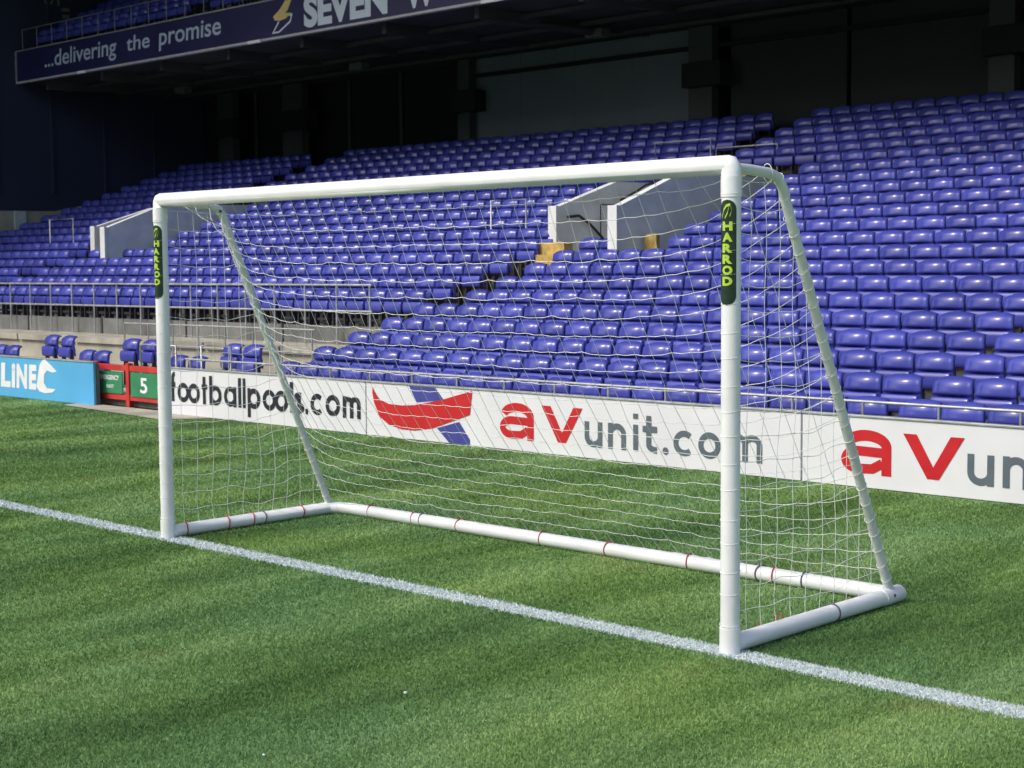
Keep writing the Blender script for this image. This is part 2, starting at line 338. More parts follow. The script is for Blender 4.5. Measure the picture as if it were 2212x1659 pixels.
# cylinder mapping works in radians, so letters keep their real height
sticker(0, 1.285, 1.665, .17); sticker(-W, 1.275, 1.66, .17)
# net
def path_pts(P, n):
    P = np.array(P, float); s = np.r_[0, np.cumsum(np.linalg.norm(np.diff(P, axis=0), axis=1))]; t = np.linspace(0, s[-1], n)
    return np.stack([np.interp(t, s, P[:, k]) for k in range(3)], 1)
net = MB(); CR = .00145
nv, nh = 38, 23
def smooth_noise(n, m, amp, s=3):
    a = rng.normal(0, 1, (n, m))
    for _ in range(s): a = (a + np.roll(a, 1, 0) + np.roll(a, -1, 0) + np.roll(a, 1, 1) + np.roll(a, -1, 1)) / 5
    return a / (a.std() + 1e-9) * amp
endR = path_pts([(0, .02, H), (0, DN, H - .02), (0, DN + .03, H - .1), (0, D - .02, .07)], nh + 1)
endL = path_pts([(-W, .02, H), (-W, DF, H - .02), (-W, DF + .03, H - .1), (-W, D - .05, .07)], nh + 1)
G = np.zeros((nv + 1, nh + 1, 3)); jit = smooth_noise(nv + 1, nh + 1, .006)
for i in range(nv + 1):
    u = i / nv; x = -W * (1 - u); up = np.linspace(0, 1, nh + 1)
    top = np.array([x, .03, H - .02]); bot = np.array([x, D, .07]); mid = top[None] * (1 - up[:, None]) + bot[None] * up[:, None]
    mid[:, 1] -= .10 * np.sin(math.pi * up) ** .8 ; mid[:, 2] -= .05 * np.sin(math.pi * up)
    eR = endR.copy(); eL = endL.copy(); eR[:, 0] = x; eL[:, 0] = x
    wr = math.exp(-(W * (1 - u)) / .2); wl = math.exp(-(W * u) / .25); wm_ = max(0, 1 - wr - wl)
    G[i] = eR * wr + eL * wl + mid * wm_ + (1 - wr - wl) * 0
    G[i][:, 1] += jit[i] * (1 if 0 < i < nv else 0); G[i][1:-1, 2] += rng.normal(0, .0035, nh - 1)
G[0] = endL; G[nv] = endR
def cord(pts, r=CR): net.tube(pts, r, 4, caps=False)
def sag(a, b, s): return [a, (a + b) / 2 - np.array([0, 0, s]), b]
for j in range(nh + 1):
    P = []
    for i in range(nv):
        P += sag(G[i, j], G[i + 1, j], .004)[:2]
    cord(P + [G[nv, j]])
for i in range(nv + 1): cord(list(G[i]))
for i in range(2, nv - 1, 4):   # loose diagonal pulls
    pass
# side nets: between post, top bar, stanchion and ground bar
def side(x, dt, loose, k0):
    ph = rng.uniform(0, 6, 8)
    zt = H - .05
    def ye(z): return dt + .03 + (D - dt - .06) * (1 - z / (H - .08)) if z < H - .08 else dt
    def P(y, z):
        t = y / max(ye(z), .05); e = min(1, 5 * t * (1 - t)) if 0 < t < 1 else 0; e *= min(1, (z - .05) * 8) * min(1, (zt + .04 - z) * 8); low = .35 + .65 * (1 - z / H) ** 1.2
        dx = loose * 2.2 * math.sin(y * 7 + z * 3 + ph[0]) + loose * math.sin(z * 11 + ph[1]); dy = loose * low * math.sin(z * 9 + y * 4 + ph[2])
        dz = loose * 1.6 * low * (math.sin(y * 13 + z * 2 + ph[3]) + .7 * math.sin(y * 29 + round(z * 11) * 1.7 + ph[4])) - .05 * t * (1 - t) * 2
        return np.array([x + dx * e, y + dy * e, z + dz * e])
    for k in range(19):
        z = .06 + (zt - .06) * k / 18; n = max(3, int(ye(z) / .045)); cord([P(.02 + (ye(z) - .02) * i / n, z) for i in range(n + 1)])
    y = .105
    while y < D - .06:
        z1 = zt if y < dt else (H - .08) * (1 - (y - dt - .03) / (D - dt - .06)); n = max(3, int(z1 / .07)); cord([P(y, .05 + (z1 - .05) * i / n) for i in range(n + 1)]); y += .098
side(0, DN, .005, 0.); side(-W, DF, .008, 1.)
for x in (0, -W):   # cord turns round posts
    for k in range(17):
        z = .12 + k * .098 + rng.uniform(-.01, .01); rr = PR + .0035 if z < .12 or z > H - .16 else PR + .0008
        a0 = rng.uniform(-.2, .2); pts = [(x + rr * math.cos(a), rr * math.sin(a), z + .006 * math.sin(a + a0)) for a in np.linspace(0, 2 * math.pi, 20, endpoint=False)]
        net.tube([np.array(p) for p in pts], .0010, 4, closed=True)
for x, dt in ((0, DN), (-W, DF)):
    S = path_pts(stan(x, dt), 30)
    for k in range(3, 29):
        p = S[k]; t = S[min(k + 1, 29)] - S[k - 1]; t /= np.linalg.norm(t); n1 = np.array([1., 0, 0]); n2 = np.cross(t, n1); rr = TR + .0015 + (rng.uniform(.004, .012) if k % 3 == 0 else 0)
        net.tube([p + n1 * (TR + .0015) * math.cos(a) + n2 * rr * math.sin(a) + t * .01 * math.sin(a * 1) for a in np.linspace(0, 2 * math.pi, 12, endpoint=False)], CR, 4, closed=True)
        if k in (13, 16, 17, 21, 24):
            q = [p + np.array([0, .02, 0])]
            for s_ in range(5): q.append(q[-1] + np.array([rng.normal(0, .004), rng.uniform(0, .012), rng.normal(-.004, .010)]))
            cord(q)
net.build('net', M['cord'], goal)
def clip(kind, p, axis, tilt):
    rr = .0375; pts = []
    for a in np.linspace(0, 2 * math.pi, 18, endpoint=False):
        c, s_ = rr * math.cos(a), rr * math.sin(a)
        pts.append(np.array((p[0] + tilt * c, p[1] + c, .0385 + s_ * .98)) if axis == 'x' else np.array((p[0] + c, p[1] + tilt * c, .0385 + s_ * .98)))
    one('net_tie', M[kind], goal, lambda b: b.tube(pts, .0032, 6, closed=True))
for x, k in ((-3.36, 0), (-2.99, 0), (-2.92, 1), (-2.62, 0), (-2.02, 0), (-1.57, 0), (-1.08, 0), (-.67, 1), (-.60, 0), (-.44, 1)):
    clip('clip_dark' if k else 'clip_red', (x, D), 'x', rng.uniform(-.3, .3))
for y, k in ((.11, 0), (.38, 0), (.55, 0), (.62, 1), (.89, 0)): clip('clip_dark' if k else 'clip_red', (-W, y), 'y', rng.uniform(-.4, .4))
clip('clip_dark', (0, .69), 'y', .1)
def twine(b):
    p = np.array([-.045, .16, .03])
    for s0 in range(3):
        q = [p + np.array([rng.normal(0, .006), s0 * .09, .0])]
        for _ in range(8): q.append(q[-1] + np.array([rng.normal(0, .006), rng.uniform(-.004, .022), rng.normal(0.002, .008)]))
        b.tube(q, .0022, 5)
one('loose_twine', M['clip_red'], goal, twine)

# ---------------------------------------------------------------- perimeter boards
YB = 4.029
def board(x0, x1, m, label, name='advertising_board', cap='metal', z1=.452):
    t = tag(empty(name, ((x0 + x1) / 2, YB, 0)), label, 'advertising board')
    bevel(one('panel', m, t, lambda b: b.box(x0 + .004, x1 - .004, YB, YB + .03, .004, z1)), .004)
    bevel(one('top_cap', M[cap], t, lambda b: (b.box(x0, x1, YB - .008, YB + .05, z1 + .001, z1 + .016))), .003)
    one('backing', M['concd'], t, lambda b: b.box(x0, x1, YB + .035, YB + .07, .0, z1 - .01))
    return t
b1 = board(-9.68, -6.735, M['board'], 'white board reading footballpools.com in black letters')
F = Flat(YB); t = .048; xh = .192; zb = .130
cur = -9.69; word = 'footballpools.com'; lay = []
for i, ch in enumerate(word):
    st, wd = glyph(ch, t / xh / 2); lay.append((ch, cur, wd * xh)); cur += wd * xh + (-.036 if word[i:i + 2] == 'oo' else .012)
k = (-6.80 + 9.69) / (cur - .012 + 9.69)
for ch, x, wd in lay: put(F, ch, -9.69 + (x + 9.69) * k + .02, -9.69 + (x + wd + 9.69) * k, zb, zb + xh, t)
F.b.build('lettering', M['black'], b1)
b2 = board(-6.73, -2.35, M['board'], 'white board with red and blue swoosh logo and avunit.com lettering behind the goal')
F = Flat(YB)
F.poly([(-6.181, .448), (-5.863, .4485), (-5.764, .352), (-6.089, .315)][::-1]); F.poly([(-5.85, .120), (-5.587, .187), (-5.465, .052), (-5.466, .009), (-5.707, .009)][::-1])
F.b.build('logo_blue_band', M['avblue'], b2)
F = Flat(YB)
topc = [(-6.640, .42), (-6.619, .385), (-6.552, .318), (-6.434, .285), (-6.27, .281), (-6.108, .294), (-5.81, .349), (-5.433, .444)]
botc = [(-6.644, .37), (-6.622, .285), (-6.555, .171), (-6.44, .112), (-6.28, .082), (-6.112, .082), (-5.9, .115), (-5.462, .251)]
for i in range(7): F.b.add([F.map(*q, .0045) for q in (topc[i], topc[i + 1], botc[i + 1], botc[i])], [(0, 1, 2, 3)])
F.b.build('logo_red_swoosh', M['avred'], b2)
def bold_a(F, x0, x1, z0, z1, t):
    W_, Hh = x1 - x0, z1 - z0; h = t / 2; rx = W_ / 2 - h - .006; ry = .37 * Hh - h
    F.stroke(arc(x1 - h - rx, z1 - h - ry, rx, ry, 168, 0, 24) + [(x1 - h, z0)], t)
    bx = W_ * .36 - h; by = .31 * Hh - h * .9; cx = x0 + h + bx; cz = z0 + h + by
    F.stroke([(x1 - h, cz + by * .92)] + arc(cx, cz, bx, by, 90, 270, 24) + [(cx + .10, cz - by * .92), (x1 - h - .03, cz - by * .25)], t * .88)
def avunit(bd, o, com=True, part=False):
    F = Flat(YB); bold_a(F, -5.133 + o, -4.765 + o, .090, .376, .070)
    F.poly([(-4.683 + o, .372), (-4.590 + o, .372), (-4.474 + o, .175), (-4.474 + o, .100), (-4.515 + o, .100)][::-1]); F.poly([(-4.474 + o, .175), (-4.358 + o, .372), (-4.266 + o, .372), (-4.435 + o, .100), (-4.474 + o, .100)][::-1])
    F.b.build('lettering_red', M['avred'], bd)
    F = Flat(YB); t = .045
    put(F, 'u', -4.250 + o, -4.070 + o, .090, .280, t); put(F, 'n', -4.020 + o, -3.845 + o, .092, .283, t)
    put(F, 'i', -3.778 + o, -3.735 + o, .094, .285, t); put(F, 'T', -3.690 + o, -3.560 + o, .090, .283, t)
    if com:
        F.poly(arc(-3.482 + o, .116, .026, .026, 0, 360, 12)[:-1]); put(F, 'c', -3.415 + o, -3.235 + o, .090, .272, t); put(F, 'o', -3.195 + o, -3.000 + o, .090, .275, t); put(F, 'm', -2.945 + o, -2.650 + o, .092, .280, t)
    F.b.build('lettering_grey', M['avgrey'], bd)
avunit(b2, 0)
b3 = board(-2.345, 2.2, M['board'], 'white avunit board cut off by the right edge of the photo')
avunit(b3, 3.085)
b4 = board(-20, -11.10, M['boardblue'], 'sky blue board with heavy white slanted lettering at the far left')
F = Flat(YB)
def slant(ch, x0, x1, z0, z1, t):
    st, wd = glyph(ch, t / (z1 - z0) / 2)
    for s_ in st: F.stroke([(x0 + px * (x1 - x0) / wd + .05 * pz * 0 , z0 + pz * (z1 - z0)) for px, pz in s_], t)
for ch_, xa, xb in (('L', -13.42, -13.15), ('L', -13.09, -12.86), ('i', -12.84, -12.745), ('N', -12.73, -12.475), ('E', -12.455, -12.275)): fit_text(F, ch_, xa, xb, .11, .385, offset=.055, shear=.08)
ax = lambda u, v: (-13.10 + u * .00179, .473 - (v - (913 + u * .083)) * .00086)
F.poly([ax(*p) for p in [(540, 985), (570, 985), (640, 1060), (705, 1140), (640, 1150), (590, 1120), (555, 1170), (545, 1280), (580, 1350), (680, 1360), (650, 1400), (560, 1415), (490, 1390), (455, 1330), (470, 1230), (500, 1050)]])
F.b.build('lettering', M['white'], b4)
# red gate
gt = tag(empty('pitch_gate', (-10.4, 4.2, 0)), 'low red framed gate with two green signs between the blue and white boards', 'gate')
YG = 4.19
for x in (-11.32, -10.67, -9.99): bevel(one('post', M['red'], gt, lambda b: b.box(x - .03, x + .03, YG - .03, YG + .03, 0, .46)), .005)
for z in (.405, .10): bevel(one('rail', M['red'], gt, lambda b: (b.box(-11.29, -10.70, YG - .02, YG + .02, z - .030, z + .030), b.box(-10.64, -10.02, YG - .02, YG + .02, z - .030, z + .030))), .004)
p1 = one('sign_panel', M['green'], gt, lambda b: b.box(-11.22, -10.76, YG - .032, YG - .022, .135, .365))
F = Flat(YG - .032); fit_text(F, 'EMERGENCY', -11.18, -10.82, .275, .325, offset=.03); fit_text(F, 'EXIT', -11.06, -10.92, .19, .225, offset=.02); F.b.build('lettering', M['white'], p1)
p2 = one('sign_panel', M['green'], gt, lambda b: b.box(-10.60, -10.06, YG - .032, YG - .022, .120, .370))
F = Flat(YG - .032); fit_text(F, '5', -10.42, -10.29, .16, .32, offset=.02); F.b.build('lettering', M['white'], p2)
one('post', M['metal'], gt, lambda b: b.box(-11.43, -11.37, YG - .1, YG - .04, 0, .47))

# ---------------------------------------------------------------- grandstand
def zr(r): return .0216 + .1243 * r + .0009 * r * r
def yr(r): return 4.4 + .4428 * r
NR = 22
XL, XR = -24.0, 9.0
st = tag(empty('grandstand', (-8, 9, 0)), 'two tier grandstand with dark roofed rear behind the rows of blue seats', 'grandstand')
def terrace(b):
    for r in range(NR):
        y0, y1 = yr(r) - .36, yr(r) + .0828; zb_, z = (zr(r - 1) if r else -.2), zr(r)
        segs = [(-8.85, XR)] if r < 5 else [(XL, XR)]
        if 10 <= r <= 16: segs = [(XL, -18.95), (-17.42, -8.88), (-7.33, XR)]
        for a, c in segs: b.box(a, c, y0, y1 + .44 if r == NR - 1 else y1 + .3, zb_ - .25, z)
one('terrace_steps', M['concd'], st, terrace)
def steps(b):
    for xa, xc, r0, r1 in ((-8.72, -8.22, 5, 9), (-9.25, -8.65, 17, 22), (-18.95, -18.45, 5, 9), (-19.3, -18.75, 17, 22), (-8.80, -8.22, 0, 5)):
        for r in range(r0, r1): b.box(xa, xc, yr(r) - .16, yr(r) + .0825, zr(r) + .001, zr(r) + (zr(r + 1) - zr(r)) / 2)
one('aisle_steps', M['conc'], st, steps)
NB = [(-8.81, -8.43, 8.36, 8.44, 1.20, 1.56), (-8.81, -8.43, 8.45, 8.60, 1.20, 1.70), (-7.27, -7.11, 8.46, 8.52, 1.42, 1.77), (-8.66, -8.20, 11.62, 11.78, 2.20, 2.60)]
for r in range(17, 22): NB.append((-9.25, -8.65, yr(r) - .165, yr(r) - .13, zr(r) + .004, zr(r) + .075))
for q in NB: one('yellow_step', M['yellow'], st, lambda b: b.box(*q))
# lower platform on the left
def plat(b):
    b.box(XL, -8.86, 4.25, 5.22, -.1, .115)
    b.box(XL, -8.86, 4.12, 4.245, -.1, .0)
one('lower_platform', M['concb'], st, plat)
one('platform_wall', M['concb'], st, lambda b: (b.box(XL, -8.87, 5.60, 6.02, -.1, .52), b.box(XL, -8.87, 5.22, 5.598, -.1, .30)))
one('platform_ledge', M['concb'], st, lambda b: [b.box(x, x + 1.36, 5.56, 6.19, .525, .60) for x in np.arange(-23.9, -9.4, 1.4)])
one('riser_wall', mat('riser_grey', (.15, .155, .15), .85, var=.35, scale=3, bump=.2), st, lambda b: [b.box(x, x + 1.86, 6.19, 6.25, .55, .80) for x in np.arange(-23.95, -9.9, 1.9)])
for X1, X2, nm in ((-8.88, -7.33, 0), (-18.95, -17.42, 1)):
    for X, y0, zt in ((X1, 8.85, 2.12), (X2, 8.10, 2.06)):
        ev = one('well_wall', M['wellwall'], st, lambda b: b.prism([(y0, 1.2), (11.6, 1.2), (11.6, 2.47), (y0 + 1.05, 2.44), (y0, zt)], 0, X - .10, X))
        one('wall_end', M['wellend'], ev, lambda b: b.box(X - .115, X + .012, y0 - .05, y0 - .002, 1.25, zt + .01))
    one('well_back', M['wellwall'], st, lambda b: b.box(X1, X2 - .1, 11.5, 11.6, .9, 2.45))
    one('well_floor', M['concd'], st, lambda b: b.box(X1, X2 - .1, 8.6, 11.9, 1.0, 1.2))
    one('handrail', M['darkrail'], st, lambda b: (b.tube([(X1 + .06, y, z) for y, z in ((8.95, 2.0), (9.15, 2.02), (9.35, 1.92), (9.55, 1.78), (9.75, 1.62))], .016, 8), b.tube([(X1 + .06, y, z) for y, z in ((9.9, 2.22), (10.2, 2.33), (10.4, 2.42), (10.7, 2.47), (11.0, 2.48))], .014, 8),
        b.tube([(X1 + .05, 9.55, 1.5), (X1 + .05, 9.55, 2.16), (X1 + .05, 10.6, 2.16), (X1 + .05, 10.6, 1.5)], .009, 8)))
# rear wall, soffit, fascia, end wall, roof
ZS = 4.96
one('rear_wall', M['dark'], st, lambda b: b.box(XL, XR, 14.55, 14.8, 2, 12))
rp_ = one('rear_panel', M['panel'], st, lambda b: [b.box(x, min(x + 1.185, -10.95), 14.18, 14.24, 3.1, ZS - .02) for x in (-15.72, -14.53, -13.34, -12.15)])
one('rear_panel', mat('rear_panel_dark', (.020, .023, .028), .7, var=.1, scale=1), st, lambda b: (b.box(-10.3, -8.35, 14.20, 14.26, 3.0, ZS - .02), b.box(-8.28, -6.25, 14.20, 14.26, 3.0, ZS - .02), b.box(-5.5, 2, 14.20, 14.26, 3.0, ZS - .02)))
for x0, x1 in ((-22.80, -22.3), (-20.70, -20.1), (-15.86, -15.58), (-10.93, -10.50), (-6.15, -5.80), (-1.1, -.7)):
    c = one('column', M['column'], st, lambda b: (b.box(x0, x1, 14.0, 14.16, 2.9, 4.03), b.box(x0, x1, 14.0, 14.16, 4.42, ZS - .03), b.box(x0 + .02, x1 - .02, 14.03, 14.13, 4.03, 4.42)))
    one('column_collar', M['dark'], c, lambda b: b.box(x0 - .05, x1 + .22, 13.9, 14.20, 4.05, 4.40))
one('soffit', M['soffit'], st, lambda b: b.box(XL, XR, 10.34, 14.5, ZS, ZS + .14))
for i, x in enumerate(np.arange(-23.3, 2, 1.9)):
    bevel(one('soffit_beam', M['soffit'], st, lambda b: b.prism([(10.5, ZS - .16), (14.4, ZS - .02), (14.4, ZS - .002), (10.5, ZS - .002)], 0, x, x + .09)), .01)
for y in (11.3, 12.4, 13.5): one('soffit_purlin', M['soffit'], st, lambda b: b.box(XL, XR, y, y + .06, ZS - .09, ZS - .03))
one('soffit_brace', M['column'], st, lambda b: b.tube([(-12.0, 11.0, ZS - .1), (-11.64, 12.75, ZS - .14)], .06, 8))
for x, y in ((-16.85, 12.66), (-11.64, 12.75), (-21.74, 12.47), (-7.2, 12.6)):
    bevel(one('soffit_lamp', mat('lamp_housing', (.12, .12, .12), .5, var=.1), st, lambda b: b.box(x - .16, x + .16, y - .1, y + .1, ZS - .22, ZS - .095)), .02)
fa = one('fascia', M['fascia'], st, lambda b: b.box(-24, XR, 10.27, 10.335, 4.975, 5.53))
bevel(one('bottom_trim', mat('fascia_trim', (.45, .45, .48), .5, var=.1), fa, lambda b: b.box(-23.99, XR, 10.255, 10.345, 4.935, 4.972)), .004)
one('top_trim', M['metal'], fa, lambda b: b.box(-23.99, XR, 10.262, 10.342, 5.532, 5.552))
one('end_trim', M['metal'], fa, lambda b: b.box(-23.99, -23.95, 10.25, 10.268, 4.98, 5.53))
for x, a in ((-21.6, .12), (-16.5, .16), (-11.3, .2)): one('fascia_lamp', M['white'], fa, lambda b: b.box(x - a, x + a, 10.22, 10.252, 4.92, 4.965))
F = Flat(10.27); fit_text(F, '...delivering', -22.93, -20.49, 5.055, 5.44, shear=.06, offset=.012); fit_text(F, 'the', -20.17, -19.46, 5.165, 5.42, shear=.06, offset=.012); fit_text(F, 'promise', -19.19, -17.42, 5.07, 5.44, shear=.06, offset=.012)
F.b.build('lettering', mat('fascia_letter_thin', (.42, .50, .66), .5, var=.06, scale=3), fa)
F = Flat(10.27); fit_text(F, 'SEVEN', -15.31, -13.42, 5.02, 5.50, offset=.05); fit_text(F, 'W', -13.05, -12.42, 5.03, 5.50, offset=.05)
F.b.build('lettering_bold', M['fletter'], fa)
F = Flat(10.27)
F.poly([(-15.76, 5.49), (-15.60, 5.49), (-15.70, 5.34), (-15.76, 5.305), (-15.60, 5.29), (-15.75, 5.22), (-15.90, 5.20), (-16.02, 5.22), (-16.06, 5.28), (-15.93, 5.35), (-15.86, 5.40)])
F.b.build('logo_gold', M['gold'], fa)
F = Flat(10.27); F.stroke([(-15.70, 5.262), (-15.60, 5.262), (-15.64, 5.165), (-15.92, 5.035), (-16.07, 5.035), (-15.92, 5.19)], .028); F.b.build('logo_outline', M['fletter'], fa)
for x in np.arange(-22.2, -16.5, 1.45): one('rear_pipe', M['column'], st, lambda b: b.tube([(x, 14.5, 3), (x, 14.5, ZS)], .035, 8))
one('cable_tray', M['dark'], st, lambda b: b.box(-15.7, XR, 14.10, 14.17, 4.62, 4.68))
ew = one('end_wall', M['navy'], st, lambda b: b.box(-24.3, XL - .001, -3, 14.8, -.1, 12))
for y in np.arange(7.5, 14.5, 1.15): one('cladding_rib', M['navy'], ew, lambda b: b.box(XL, XL + .035, y, y + .05, 2.9, 12))
one('dado', M['concb'], ew, lambda b: b.prism([(8.0, 1.5), (9.95, 2.05), (11.4, 2.45), (12.2, 2.7), (12.2, 2.80), (11.0, 2.56), (8.0, 2.52)], 0, XL, XL + .02))
one('notice', mat('notice_pale', (.50, .58, .60), .6, var=.15, scale=9), ew, lambda b: b.box(XL + .02, XL + .05, 10.13, 10.36, 2.2, 2.55))
F = Flat(0, lambda y, z, d: (XL + .004 + d, y, z))
F.stroke(arc(10.99, 6.62, .09, .10, 0, 360, 20), .045); F.stroke([(11.20, 6.50), (11.20, 6.78)], .05)
F.poly([(11.26, 6.40), (11.44, 6.42), (11.44, 6.48), (11.26, 6.47)]); F.poly([(11.27, 6.27), (11.43, 6.28), (11.43, 6.36), (11.27, 6.35)])
F.b.build('lettering', mat('wall_letter', (.16, .17, .20), .6, var=.05), ew)
one('upper_terrace', M['concd'], st, lambda b: [b.box(XL, XR, 10.36 + .42 * k, 10.36 + .42 * (k + 1) + .1, 5.1, 5.42 + .22 * k) for k in range(9)])
one('shade_roof', M['dark'], st, lambda b: b.box(-24.3, XR, 5.9, 14.8, 8.2, 8.4))  # unseen roof slab, placed and sized to shade the upper tier and back rows
# ---------------------------------------------------------------- rails
def rail(name, label, y, x0, x1, step, z0, zs, r, m='metal', off=0):
    t = tag(empty(name, ((x0 + x1) / 2, y, z0)), label, 'railing')
    for z in zs: one('top_rail' if z == max(zs) else 'rail', M[m], t, lambda b: b.tube([(x0, y, z), (x1, y, z)], r, 10))
    for x in np.arange(x0 + off, x1 + .01, step): one('post', M[m], t, lambda b: b.tube([(x, y, z0), (x, y, max(zs))], r * .9, 8))
    return t
rail('guard_rail', 'long low metal rail just above the white advertising boards', 4.2, -9.66, 3.0, .542, 0.0, (.538,), .011, off=.08)
rail('platform_fence', 'grey metal fence on the ledge below the left block of seats', 6.12, -23.8, -9.05, .545, .60, (1.245, .965), .012)
rail('platform_fence', 'lower metal fence beside the aisle, behind the end of the footballpools board', 5.35, -12.6, -9.05, .50, .30, (.80, .56), .010)
rail('balustrade', 'row of upright rails along the upper tier edge over the fascia', 10.31, -23.79, 1.0, .532, 5.555, (5.93,), .009, m='railgrey')
def frame_rail(label, x0, x1, y, z0, z1, r=.011):
    t = tag(empty('barrier', ((x0 + x1) / 2, y, z0)), label, 'railing', 'rails around the stairwells')
    one('frame', M['metal'], t, lambda b: b.tube([(x0, y, z0), (x0, y, z1), (x1, y, z1), (x1, y, z0)], r, 8)); one('rail', M['metal'], t, lambda b: b.tube([(x0, y, (z0 + z1) / 2), (x1, y, (z0 + z1) / 2)], r * .8, 8))
frame_rail('thin metal barrier in the blue seats left of the central stairwell', -10.03, -9.44, 8.9, 1.40, 2.23)
frame_rail('thin metal barrier in the seats left of the far stairwell', -20.5, -19.75, 8.9, 1.40, 2.27)
frame_rail('metal barrier at the top of the central stairwell above the crossbar', -9.96, -9.03, 12.0, 2.60, 3.08)
frame_rail('metal barrier at the head of the central stairwell, right beside the goal corner', -8.9, -7.95, 11.95, 2.5, 2.95)

frame_rail('small grey barrier behind the footballpools board near the far post', -10.85, -10.2, 4.45, 0, .64)
frame_rail('small grey barrier behind the footballpools board beside the far stanchion', -9.75, -9.25, 4.45, 0, .66)
# unseen stand added across the pitch, behind the camera: it keeps the low sky off this one
ob = MB(); ob.prism([(-46, 0), (-62, 9), (-62, 19), (-46, 19), (-46, 18.3), (-61.6, 18.3), (-61.6, 9)], 0, -45, 40)
tag(ob.build('sky_block_stand', M['seatfar']), 'unseen stand added behind the camera to block the low sky', 'grandstand')
# ---------------------------------------------------------------- seats
def seat_back():
    b = MB(); nu = 14; Fv = []; Bv = []
    prof = [(.29, .004, 0), (.36, .004, 0), (.400, .002, .0), (.408, .000, .5), (.414, -.001, .9), (.426, .000, 1), (.442, .003, 1), (.462, .006, 1), (.480, .010, .97), (.494, .015, .90), (.507, .022, .80), (.518, .031, .65), (.527, .043, .42), (.532, .057, .15), (.531, .066, 0)]
    nvv = len(prof) - 1
    for j, (z, y0, k) in enumerate(prof):
        v = (z - .29) / .244; hw = .1500 - .014 * v; top = max(0, (v - .78) / .22); hw_ = hw * (1 - .09 * top ** 2.5)
        for i in range(nu + 1):
            u = 2 * i / nu - 1; e = max(0, 1 - abs(u / .86) ** 3.2)
            zz = z - .020 * abs(u) ** 3 * top
            Fv.append((hw_ * u, y0 - k * (.010 + .032 * e * (1 - .55 * u * u)), zz)); Bv.append((hw_ * u, y0 + .020 + .012 * (1 - v), zz - .004))
    n = nu + 1; N = len(Fv); f = []
    for j in range(nvv):
        for i in range(nu):
            a = j * n + i; f.append((a, a + 1, a + n + 1, a + n)); f.append((N + a, N + a + n, N + a + n + 1, N + a + 1))
    for i in range(nu): f.append((i + 1, i, N + i, N + i + 1)); a = nvv * n + i; f.append((a, a + 1, N + a + 1, N + a))
    for j in range(nvv): a = j * n; f.append((a, a + n, N + a + n, N + a)); a = j * n + nu; f.append((a + n, a, N + a, N + a + n))
    b.add(Fv + Bv, f, True); return b
def seat_pan():
    b = MB(); n = 8; prof = [(-.012, .382), (-.018, .392), (-.034, .393), (-.044, .384), (-.050, .36), (-.050, .31), (-.044, .276), (-.032, .270), (-.016, .29), (-.012, .35)]
    xs = [-1, -.94, -.7, 0, .7, .94, 1]; v = []
    for x in xs:
        k = .90 if abs(x) == 1 else 1
        for y, z in prof: v.append((.136 * x, -.05 + (y + .05) * k, .345 + (z - .345) * (k if k < 1 else 1)))
    m = len(prof); f = []
    for i in range(len(xs) - 1):
        for j in range(m): f.append((i * m + j, i * m + (j + 1) % m, (i + 1) * m + (j + 1) % m, (i + 1) * m + j))
    f.append(tuple(range(m))[::-1]); f.append(tuple((len(xs) - 1) * m + j for j in range(m))); b.add(v, f, True); return b
def seat_br():
    b = MB()
    for s in (-.10, .10): b.box(s - .010, s + .010, -.025, .035, 0, .24); b.box(s - .008, s + .008, -.02, .03, .24, .34)
    b.box(-.125, .125, -.005, .015, .17, .20); return b
SB, SP, SK = seat_back(), seat_pan(), seat_br()
SX = .3113
def row_cols(r):
    x0 = -3.325 if r < 10 else -3.454; out = []
    for c in range(-70, 16):
        x = x0 + SX * c
        if c >= 5 : x += .065
        if r < 5 and x < -8.4: continue
        if 5 <= r < 17 and (-8.84 < x < -8.10): continue
        if 10 <= r <= 16 and -8.99 < x < -7.15: continue
        if r == 9 and -7.45 < x < -7.05: continue
        if r >= 17 and -9.36 < x < -8.58: continue
        if 5 <= r < 17 and -19.05 < x < -18.35: continue
        if 10 <= r <= 16 and -19.05 < x < -17.25: continue
        if r >= 17 and -19.4 < x < -18.7: continue
        if x < -23.75: continue
        out.append(x)
    return out
def proj(X):
    k = MR @ (np.array(X) - CAM); return 1106 + 3347.2 * k[0] / k[2], 829.5 + 3347.2 * k[1] / k[2], k[2]
spots = []
for r in range(NR):
    inf = []
    for x in row_cols(r):
        u, v, d = proj((x, yr(r), zr(r) + .47)); vis = 8 < u < 2204 and v > 0
        spots.append([d, vis, r, x, u])
ORD1 = 'first second third fourth fifth sixth seventh eighth ninth tenth eleventh twelfth thirteenth fourteenth fifteenth sixteenth seventeenth eighteenth nineteenth'.split()
def ordn(n):
    if n < 20: return ORD1[n - 1]
    t, u = divmod(n, 10); return {2: 'twent', 3: 'thirt', 4: 'fort', 5: 'fift', 6: 'sixt', 7: 'sevent'}[t] + (('ieth') if u == 0 else 'y-' + ORD1[u - 1])
low = [(5.0, .118, -13.68), (5.0, .118, -13.30), (5.0, .118, -11.93), (5.0, .118, -11.55), (5.0, .118, -10.0), (5.0, .118, -9.65), (4.62, 0., -14.25), (4.62, 0., -13.93), (4.62, 0., -12.25), (4.62, 0., -11.93), (4.62, 0., -10.45), (4.62, 0., -10.1), (4.62, 0., -9.25)]
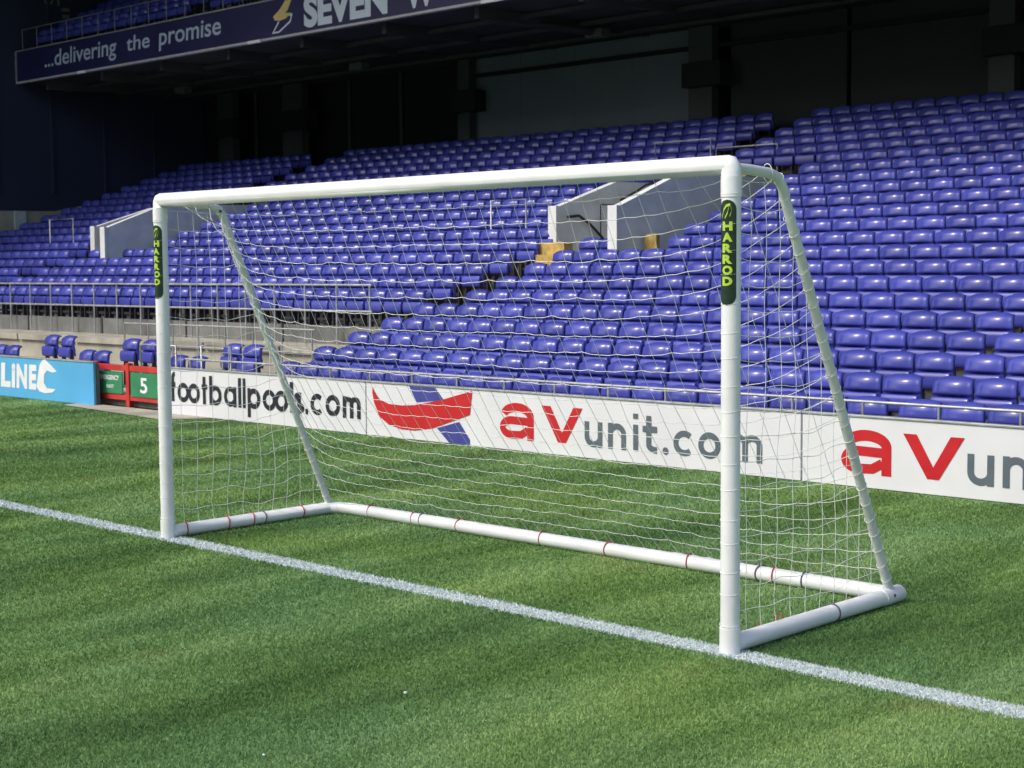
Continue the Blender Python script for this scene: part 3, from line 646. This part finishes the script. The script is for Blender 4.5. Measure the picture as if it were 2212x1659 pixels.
lowl = ['left one of the raised pair above the blue board', 'right one of the raised pair above the blue board', 'left one of the pair above the gate number 5', 'right one of the pair above the gate number 5',
        'left one of the pair behind the slanting far stanchion', 'right one of the pair behind the slanting far stanchion', 'leftmost, low above the blue board', 'second from left low above the blue board',
        'left one of two just above the end of the blue board', 'right one of two just above the end of the blue board', 'just right of the far goal post above the white board', 'low over the letters tb of footballpools', 'low behind the far stanchion, last before the right block']
GRP = 'blue tip-up seats of the grandstand'
def make_seat(lbl, loc):
    t = tag(empty('stadium_seat', loc), lbl, 'seat', GRP); return t
proto = None
meB, meP, meK = SB.mesh('backrest'), SP.mesh('seat_pan'), SK.mesh('bracket')
meB.materials.append(M['seat']); meP.materials.append(M['seat']); meK.materials.append(M['bracket'])
def new_seat(lbl, loc, rz=0):
    global proto
    if proto is None:
        t = make_seat(lbl, loc)
        for nm, me in (('backrest', meB), ('seat_pan', meP), ('bracket', meK)):
            o = bpy.data.objects.new(nm, me); COL.objects.link(o); o.parent = t
        proto = t; t.rotation_euler.z = rz; return t
    t = proto.copy(); COL.objects.link(t); t.location = loc; t['label'] = lbl; t.rotation_euler = (0, 0, rz)
    for ch in proto.children:
        c = ch.copy(); COL.objects.link(c); c.parent = t
    return t
for (y, z, x), lb in zip(low, lowl): new_seat('blue platform seat, ' + lb, (x, y, z), random.uniform(-.08, .08))
vis = sorted([s for s in spots if s[1]])[:300 - len(low)]; near = {(s[2], round(s[3], 3)) for s in vis}
for r in range(NR):
    rowv = sorted([s for s in spots if s[2] == r and s[1]], key=lambda s: -s[4])
    for k, s in enumerate(rowv):
        if (r, round(s[3], 3)) in near:
            lb = f"blue tip-up seat, {ordn(r + 1)} row above the boards, {ordn(k + 1)} from the photo's right edge"
            new_seat(lb, (s[3] + random.uniform(-.004, .004), yr(r), zr(r)), random.uniform(-.025, .025))
def merged(name, places, label, partsel=(SB, SP, SK)):
    allv = []; allf = []; mi = []; sm = []; off = 0
    arrs = [(np.array(p.v), p.f, p.sm, 0 if p is not SK else 1) for p in partsel]
    for (x, y, z) in places:
        a = random.uniform(-.03, .03); ca, sa = math.cos(a), math.sin(a); T = np.array([[ca, sa, 0], [-sa, ca, 0], [0, 0, 1]])
        for V, Fq, S, mm in arrs:
            allv.append(V @ T + [x, y, z]); allf += [tuple(i + off for i in q) for q in Fq]; mi += [mm] * len(Fq); sm += S; off += len(V)
    me = bpy.data.meshes.new(name); me.from_pydata(np.concatenate(allv).tolist(), [], allf); me.materials.append(M['seatfar']); me.materials.append(M['bracket'])
    me.polygons.foreach_set('material_index', mi); me.polygons.foreach_set('use_smooth', sm); me.update()
    o = bpy.data.objects.new(name, me); COL.objects.link(o); tag(o, label, 'seats', kind='stuff')
rest = [(s[3], yr(s[2]), zr(s[2])) for s in spots if (s[2], round(s[3], 3)) not in near]
merged('stadium_seats', rest, 'many further rows of blue seats filling the lower tier')
merged('upper_tier_seats', [(x, 10.62 + .42 * k, 5.42 + .22 * k) for k in range(9) for x in np.arange(-23.6, -8, SX) if not (-18.9 < x < -18.3) and not(-13.9 < x < -13.3)], 'dim rows of blue seats in the upper tier behind the balustrade')
# small scraps on the turf
for x, y, s in ((-.444, -1.208, .006), (-.259, -1.93, .0045)):
    bm = bmesh.new(); bmesh.ops.create_icosphere(bm, subdivisions=2, radius=s)
    for v in bm.verts: v.co *= 1 + random.uniform(-.2, .2); v.co.z *= .7
    me = bpy.data.meshes.new('paper_scrap'); bm.to_mesh(me); bm.free(); me.materials.append(M['white'])
    o = bpy.data.objects.new('paper_scrap', me); COL.objects.link(o); o.location = (x, y, .020)
    tag(o, 'tiny white scrap on the grass, ' + ('larger and higher of two below the goal' if s > .005 else 'fainter one near the bottom edge'), 'scrap')
